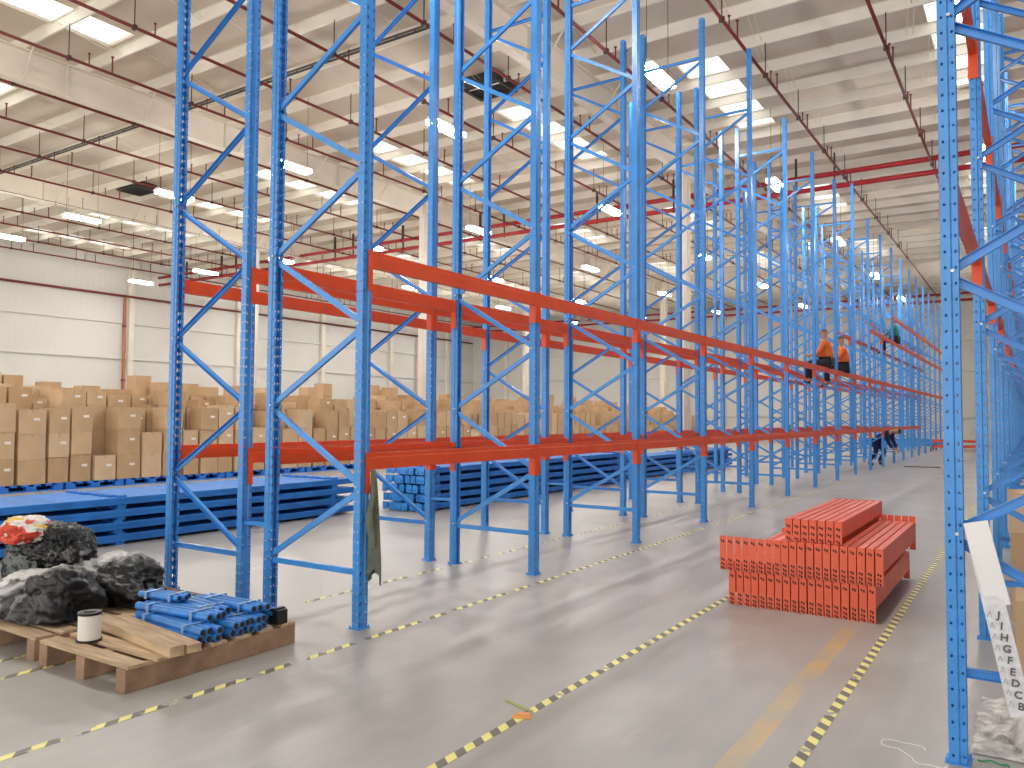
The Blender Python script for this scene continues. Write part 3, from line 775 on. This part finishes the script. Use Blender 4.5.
b6 = blob('plastic_bag', (-5.88, 2.62, .143), (.22, .14, .15), M['bag_black'], 6, 'small black bag at the front left edge of the pallet', crease=.12, fold=11)
neck(b2, (.42, 0, .10), .10, .06, M['bag_black'], 1)

# ------------------------------------------------------------------ cloth on the near post
def jacket():
    nu, nv = 44, 40; vs = []
    z0, z1 = 1.10, .345
    for j in range(nv + 1):
        t = j / nv; wd = .03 + .075 * min(1, t * 1.15) ** .7; z = z0 + (z1 - z0) * t
        for i in range(nu + 1):
            s = i / nu; a = s * 2 * PI
            f = 1 + .22 * math.sin(3 * a + 2.2 * t) * t + .12 * math.sin(7 * a + 3 * t)
            x = math.cos(a) * wd * .5 * f; y_ = math.sin(a) * wd * .42 * f
            zz = z - .03 * t * t * (math.sin(a * 2 + .5) + .6 * math.sin(a)) * 1.5
            vs.append((x + .02 * t, y_, zz))
    fs = [(j * (nu + 1) + i, j * (nu + 1) + i + 1, (j + 1) * (nu + 1) + i + 1, (j + 1) * (nu + 1) + i) for j in range(nv) for i in range(nu)]
    fs.append(tuple(range(nu, -1, -1)))
    return MB().add(vs, fs).mesh('jacket', M['cloth'], smooth=True)
o = ob('work_jacket', jacket(), None, (XA + .05, Y0 + .075, 0)); tag(o, 'grey green jacket hanging from the lower beam at the nearest post', 'jacket')
def sleeve():
    n, k = 14, 16; vs = []
    for j in range(k + 1):
        t = j / k; r_ = .014 + .018 * min(1, t * 1.6); z = 1.02 - .46 * t
        for i in range(n): a = 2 * PI * i / n; vs.append((math.cos(a) * r_ + .035 - .01 * t, math.sin(a) * r_ * .8 - .045 - .06 * t * (1 - t) + .01 * math.sin(9 * t), z))
    fs = [(j * n + i, j * n + (i + 1) % n, (j + 1) * n + (i + 1) % n, (j + 1) * n + i) for j in range(k) for i in range(n)]
    return MB().add(vs, fs).mesh('sleeve', M['cloth'], smooth=True)
ob('sleeve', sleeve(), o)

# ------------------------------------------------------------------ lettered strip on the right post
Z_T, Z_B = 1.045, .255
def strip(x0, z0, x1, z1, w, y_, m, name, parent, n=14, curl=.012):
    mb = MB(); vs = []
    d = Vector((x1 - x0, 0, z1 - z0)).normalized(); sd = Vector((-d.z, 0, d.x))
    for k in range(n + 1):
        t = k / n; c = Vector((x0 + (x1 - x0) * t, y_ - curl * math.sin(t * PI * 1.4), z0 + (z1 - z0) * t))
        for s in (-.5, .5): vs.append(c + sd * w * s + Vector((0, .004 * s, 0)))
    vs2 = [v + Vector((0, .0012, 0)) for v in vs]; N = len(vs)
    fs = []
    for k in range(n):
        a = 2 * k; fs += [(a, a + 1, a + 3, a + 2), (N + a, N + a + 2, N + a + 3, N + a + 1)]
        fs += [(a, a + 2, N + a + 2, N + a), (a + 1, N + a + 1, N + a + 3, a + 3)]
    return ob(name, mb.add(vs + vs2, fs).mesh(name, m, fix=True), parent)
e = empty('lettered_strip', (XR + .02, YR - .055, 0)); tag(e, 'white paper strip with handwritten letters hanging from the nearest right post', 'paper strip')
strip(.058, 1.035, .215, .25, .084, 0, M['film'], 'lettered_backing', e, 20, .006)
strip(.062, 1.045, .140, .70, .092, -.012, M['paper'], 'blank_paper', e, 12, .010)
tilt = math.atan2(.150, .785)
def text_mesh(ch, size, m):
    cu = bpy.data.curves.new('letter', 'FONT'); cu.body = ch; cu.size = size; cu.extrude = .0004; cu.offset = .0012; cu.align_x = 'CENTER'
    t = bpy.data.objects.new('letter', cu); C.objects.link(t)
    me = bpy.data.meshes.new_from_object(t.evaluated_get(bpy.context.evaluated_depsgraph_get()))
    bpy.data.objects.remove(t); me.materials.clear(); me.materials.append(m); return me
for i, ch in enumerate('JIHGFEDCB'):
    t = .46 + i * .058
    x = .058 + .157 * t + .010; z = 1.030 - .785 * t
    o = ob('letter', text_mesh(ch, .042, M['ink']), e, (x, -.0115, z - .02), (PI / 2, -tilt * 0, 0)); o.rotation_euler = (PI / 2, tilt * .4, 0)
grey_print = mat('pale_grey_print', (.40, .40, .42), .6)
for i in range(9):
    t = .47 + i * .057; x = .058 + .157 * t - .024; z = 1.030 - .785 * t
    ob('printed_mark', MB().add([(x - .010, -.0112, z - .012), (x - .007, -.0112, z - .012), (x, -.0112, z + .008), (x + .007, -.0112, z - .012), (x + .010, -.0112, z - .012), (x + .0015, -.0112, z + .013), (x - .0015, -.0112, z + .013)],
        [(0, 1, 2, 6), (2, 5, 6), (2, 3, 4, 5)]).mesh('chevron', grey_print), e)

# ------------------------------------------------------------------ clutter by the right rack
def crumple(nx, ny, w, d, amp, m, name, seed=0):
    vs = [];
    for j in range(ny + 1):
        for i in range(nx + 1):
            u = i / nx; v = j / ny; p = Vector((u * 5 + seed, v * 5, seed)); ed = min(u, v, 1 - u, 1 - v) * 4; ed = min(1, ed)
            z = .004 + amp * ed * (abs(noise.noise(p)) * 1.4 + .6 * abs(noise.noise(p * 2.7)))
            vs.append(((u - .5) * w * (1 + .12 * noise.noise(p + Vector((9, 0, 0)))), (v - .5) * d * (1 + .12 * noise.noise(p + Vector((0, 9, 0)))), z))
    fs = [(j * (nx + 1) + i, j * (nx + 1) + i + 1, (j + 1) * (nx + 1) + i + 1, (j + 1) * (nx + 1) + i) for j in range(ny) for i in range(nx)]
    return MB().add(vs, fs).mesh(name, m)
o = ob('plastic_sheet', crumple(60, 50, .78, .85, .085, M['sheet'], 'sheet', 2), None, (.13, 4.55, 0)); tag(o, 'crumpled pale plastic sheet on the floor behind the nearest right post', 'plastic sheet')
def cord(pts, r, m, name):
    mb = MB()
    for a, b in zip(pts, pts[1:]): mb.cyl(a, b, r, 6)
    return mb.mesh(name, m)
def arc(cx, cy, r, a0, a1, n=14, z=.006): return [(cx + r * math.cos(a0 + (a1 - a0) * k / n), cy + r * .6 * math.sin(a0 + (a1 - a0) * k / n), z + .004 * math.sin(k)) for k in range(n + 1)]
for i, (cx, cy, r, l_) in enumerate(((-.17, 4.02, .06, 'curled green strap scrap at the foot of the nearest right post'), (.0, 3.85, .07, 'curled green strap scrap at the right picture edge'))):
    o = ob('strap_scrap', cord(arc(cx, cy, r, .3, 2.9), .004, M['green'], 'strap'), None); tag(o, l_, 'strap')
o = ob('string', cord(arc(-.52, 4.02, .09, 0, 4.6) + arc(-.40, 3.9, .07, 3, 6.2), .0022, M['cream'], 'string'), None); tag(o, 'thin white string curled on the floor left of the right post', 'string')
o = ob('dark_scrap', MB().box(-.5, .5, -.05, .05, 0, .03).mesh('scrap', M['wood_dark']), None, (-2.9, 27.5, 0), (0, 0, .05)); tag(o, 'small dark board lying on the distant aisle floor', 'board')

# ------------------------------------------------------------------ people
def skin_mesh(pts, edges, rad, m, sub=2, name='body'):
    me = bpy.data.meshes.new(name); me.from_pydata([tuple(p) for p in pts], edges, [])
    t = bpy.data.objects.new(name, me); C.objects.link(t)
    t.modifiers.new('s', 'SKIN'); t.modifiers.new('u', 'SUBSURF').levels = sub
    for v, r_ in zip(me.skin_vertices[0].data, rad): v.radius = (r_, r_)
    me.skin_vertices[0].data[0].use_root = True
    out = bpy.data.meshes.new_from_object(t.evaluated_get(bpy.context.evaluated_depsgraph_get()))
    bpy.data.objects.remove(t); out.materials.clear(); out.materials.append(m)
    for p in out.polygons: p.use_smooth = True; p.material_index = 0
    return out
def person(label, loc, rz, J, top, legs, hat):
    e = empty('person', loc, R(rz)); tag(e, label, 'person')
    P = {k: Vector(v) for k, v in J.items()}
    names = ['pel', 'chest', 'neck', 'headb', 'shL', 'elL', 'wrL', 'haL', 'shR', 'elR', 'wrR', 'haR', 'hipL', 'knL', 'anL', 'toL', 'hipR', 'knR', 'anR', 'toR']
    rad = dict(pel=.115, chest=.13, neck=.055, headb=.065, shL=.06, elL=.045, wrL=.03, haL=.036, hipL=.085, knL=.058, anL=.04, toL=.035)
    for k in list(rad):
        if k.endswith('L'): rad[k[:-1] + 'R'] = rad[k]
    E_ = [('pel', 'chest'), ('chest', 'neck'), ('neck', 'headb')]
    for s in 'LR': E_ += [('chest', 'sh' + s), ('sh' + s, 'el' + s), ('el' + s, 'wr' + s), ('wr' + s, 'ha' + s), ('pel', 'hip' + s), ('hip' + s, 'kn' + s), ('kn' + s, 'an' + s), ('an' + s, 'to' + s)]
    pts = [P[n_] for n_ in names]; ix = {n_: i for i, n_ in enumerate(names)}
    edges = [(ix[a], ix[b]) for a, b in E_]; rads = [rad[n_] for n_ in names]
    # head as a chain up from the neck, fingers as short chains
    hd = P['head']; dirh = (hd - P['neck']).normalized()
    for k, (d, r_) in enumerate(((-.03, .075), (.04, .098), (.11, .085))):
        pts.append(hd + dirh * d); rads.append(r_); edges.append((len(pts) - 2 if k else ix['headb'], len(pts) - 1))
    for s in 'LR':
        h = P['ha' + s]; d = (h - P['wr' + s]).normalized(); sd = d.cross(Vector((0, 1, .3))).normalized()
        for q in (-.03, -.01, .01, .03):
            pts += [h + d * .05 + sd * q, h + d * (.10 - abs(q)) + sd * q * 1.3]; rads += [.011, .009]; edges += [(ix['ha' + s], len(pts) - 2), (len(pts) - 2, len(pts) - 1)]
        pts.append(h + sd * .055 + d * .02); rads.append(.012); edges.append((ix['ha' + s], len(pts) - 1))
    ob('body', skin_mesh(pts, edges, rads, M['skin'], 1), e)
    sub = lambda ns: ([P[n_] for n_ in ns])
    tn = ['chest', 'pel', 'neck', 'shL', 'elL', 'wrL', 'shR', 'elR', 'wrR']
    w2 = lambda s: P['el' + s].lerp(P['wr' + s], .85)
    tp = [P['chest'], P['pel'], P['neck'].lerp(P['chest'], .3), P['shL'], P['elL'], w2('L'), P['shR'], P['elR'], w2('R')]
    ob('jacket', skin_mesh(tp, [(0, 1), (0, 2), (0, 3), (3, 4), (4, 5), (0, 6), (6, 7), (7, 8)], [.155, .15, .10, .078, .06, .048, .078, .06, .048], M[top], 2), e)
    lp = [P['pel'] + Vector((0, 0, .01)), P['hipL'], P['knL'], P['knL'].lerp(P['anL'], .9), P['hipR'], P['knR'], P['knR'].lerp(P['anR'], .9)]
    ob('trousers', skin_mesh(lp, [(0, 1), (1, 2), (2, 3), (0, 4), (4, 5), (5, 6)], [.145, .105, .075, .06, .105, .075, .06], M[legs], 2), e)
    for s in 'LR': ob('shoe', skin_mesh([P['an' + s] + Vector((0, 0, -.02)), P['an' + s].lerp(P['to' + s], .5), P['to' + s]], [(0, 1), (1, 2)], [.05, .048, .042], M['black'], 1), e)
    ob('safety_helmet' if hat != 'hair' else 'hair', skin_mesh([hd + dirh * .06 + P['back'] * .01, hd + dirh * .12 + P['back'] * .02], [(0, 1)], [.118, .085], M[hat], 2), e)
    f = MB(); fwd = -P['back']; sd = fwd.cross(dirh).normalized(); c = hd + dirh * .03
    for s in (-1, 1): f.cyl(c + fwd * .085 + sd * .032 * s + dirh * .03, c + fwd * .10 + sd * .032 * s + dirh * .03, .011, 6)
    ob('eye', f.mesh('eyes', M['ink']), e)
    g = MB(); g.cyl(c + fwd * .085, c + fwd * .118 - dirh * .01, .014, 6, .010); ob('nose', g.mesh('nose', M['skin']), e)
    return e
B = (0, 1, 0)
bend = dict(pel=(0, .05, .78), chest=(0, -.26, 1.02), neck=(0, -.42, 1.10), headb=(0, -.47, 1.11), head=(0, -.56, 1.10), back=(0, .3, .9),
            shL=(.17, -.33, 1.02), elL=(.22, -.40, .75), wrL=(.16, -.52, .54), haL=(.14, -.56, .46), shR=(-.17, -.33, 1.02), elR=(-.22, -.38, .75), wrR=(-.15, -.50, .54), haR=(-.13, -.54, .46),
            hipL=(.10, .05, .74), knL=(.16, -.14, .44), anL=(.18, .06, .10), toL=(.19, -.12, .04), hipR=(-.10, .05, .74), knR=(-.2, .0, .42), anR=(-.22, .24, .10), toR=(-.23, .07, .04))
sit = dict(pel=(0, 0, .15), chest=(0, -.05, .50), neck=(0, -.06, .66), headb=(0, -.07, .70), head=(0, -.08, .77), back=B,
           shL=(.19, -.05, .56), elL=(.27, -.14, .34), wrL=(.22, -.34, .28), haL=(.20, -.41, .29), shR=(-.19, -.05, .56), elR=(-.27, -.14, .34), wrR=(-.22, -.34, .30), haR=(-.20, -.41, .31),
           hipL=(.10, -.02, .12), knL=(.13, -.43, .10), anL=(.13, -.42, -.30), toL=(.13, -.58, -.35), hipR=(-.10, -.02, .12), knR=(-.13, -.43, .10), anR=(-.13, -.40, -.30), toR=(-.13, -.56, -.35))
person('worker in dark navy clothes stooping at the left rack on the aisle floor', (-4.16, 27.6, .0), -100 + 180, bend, 'navy', 'navy', 'hair')
person('worker in orange top sitting on the middle level beam, nearer of the two', (XA - .0, 19.35, ZU + .01), -90, sit, 'vest', 'trousers', 'hair')
person('worker in orange top sitting on the middle level beam, farther of the two', (XA - .0, 21.3, ZU + .01), -80, sit, 'vest', 'trousers', 'hair')
person('worker in teal top sitting on the upper level beam near the far end', (XA - .0, 30.3, ZT + .01), -95, sit, 'teal', 'trousers', 'main_red')

# ------------------------------------------------------------------ camera, world
f_, pitch, roll, yaw, hh = 792.4482, .04167963, .00597267, .58199555, 1.48016
fw = Vector((-math.sin(yaw), math.cos(yaw), 0)); rt = Vector((math.cos(yaw), math.sin(yaw), 0)); up = Vector((0, 0, 1))
w_ = fw * math.cos(pitch) + up * math.sin(pitch); u2 = up * math.cos(pitch) - fw * math.sin(pitch)
r3 = rt * math.cos(roll) + u2 * math.sin(roll); u3 = u2 * math.cos(roll) - rt * math.sin(roll)
cam = bpy.data.objects.new('camera', bpy.data.cameras.new('camera')); C.objects.link(cam)
cam.matrix_world = Matrix(((r3.x, u3.x, -w_.x, 0), (r3.y, u3.y, -w_.y, 0), (r3.z, u3.z, -w_.z, hh), (0, 0, 0, 1)))
cam.data.sensor_width = 36; cam.data.lens = f_ / 1024 * 36; cam.data.clip_end = 300
sc = bpy.context.scene; sc.camera = cam
w = bpy.data.worlds.new('daylight'); sc.world = w; w.use_nodes = True
w.node_tree.nodes['Background'].inputs[0].default_value = (1, .975, .94, 1); w.node_tree.nodes['Background'].inputs[1].default_value = 1.6
sc.view_settings.view_transform = 'Standard'; sc.view_settings.look = 'None'; sc.view_settings.exposure = .40; sc.view_settings.gamma = 1
sc.view_settings.use_curve_mapping = False
cy = sc.cycles; cy.use_denoising = True; cy.max_bounces = 7; cy.diffuse_bounces = 5; cy.glossy_bounces = 3; cy.transparent_max_bounces = 24
cy.sample_clamp_indirect = 8
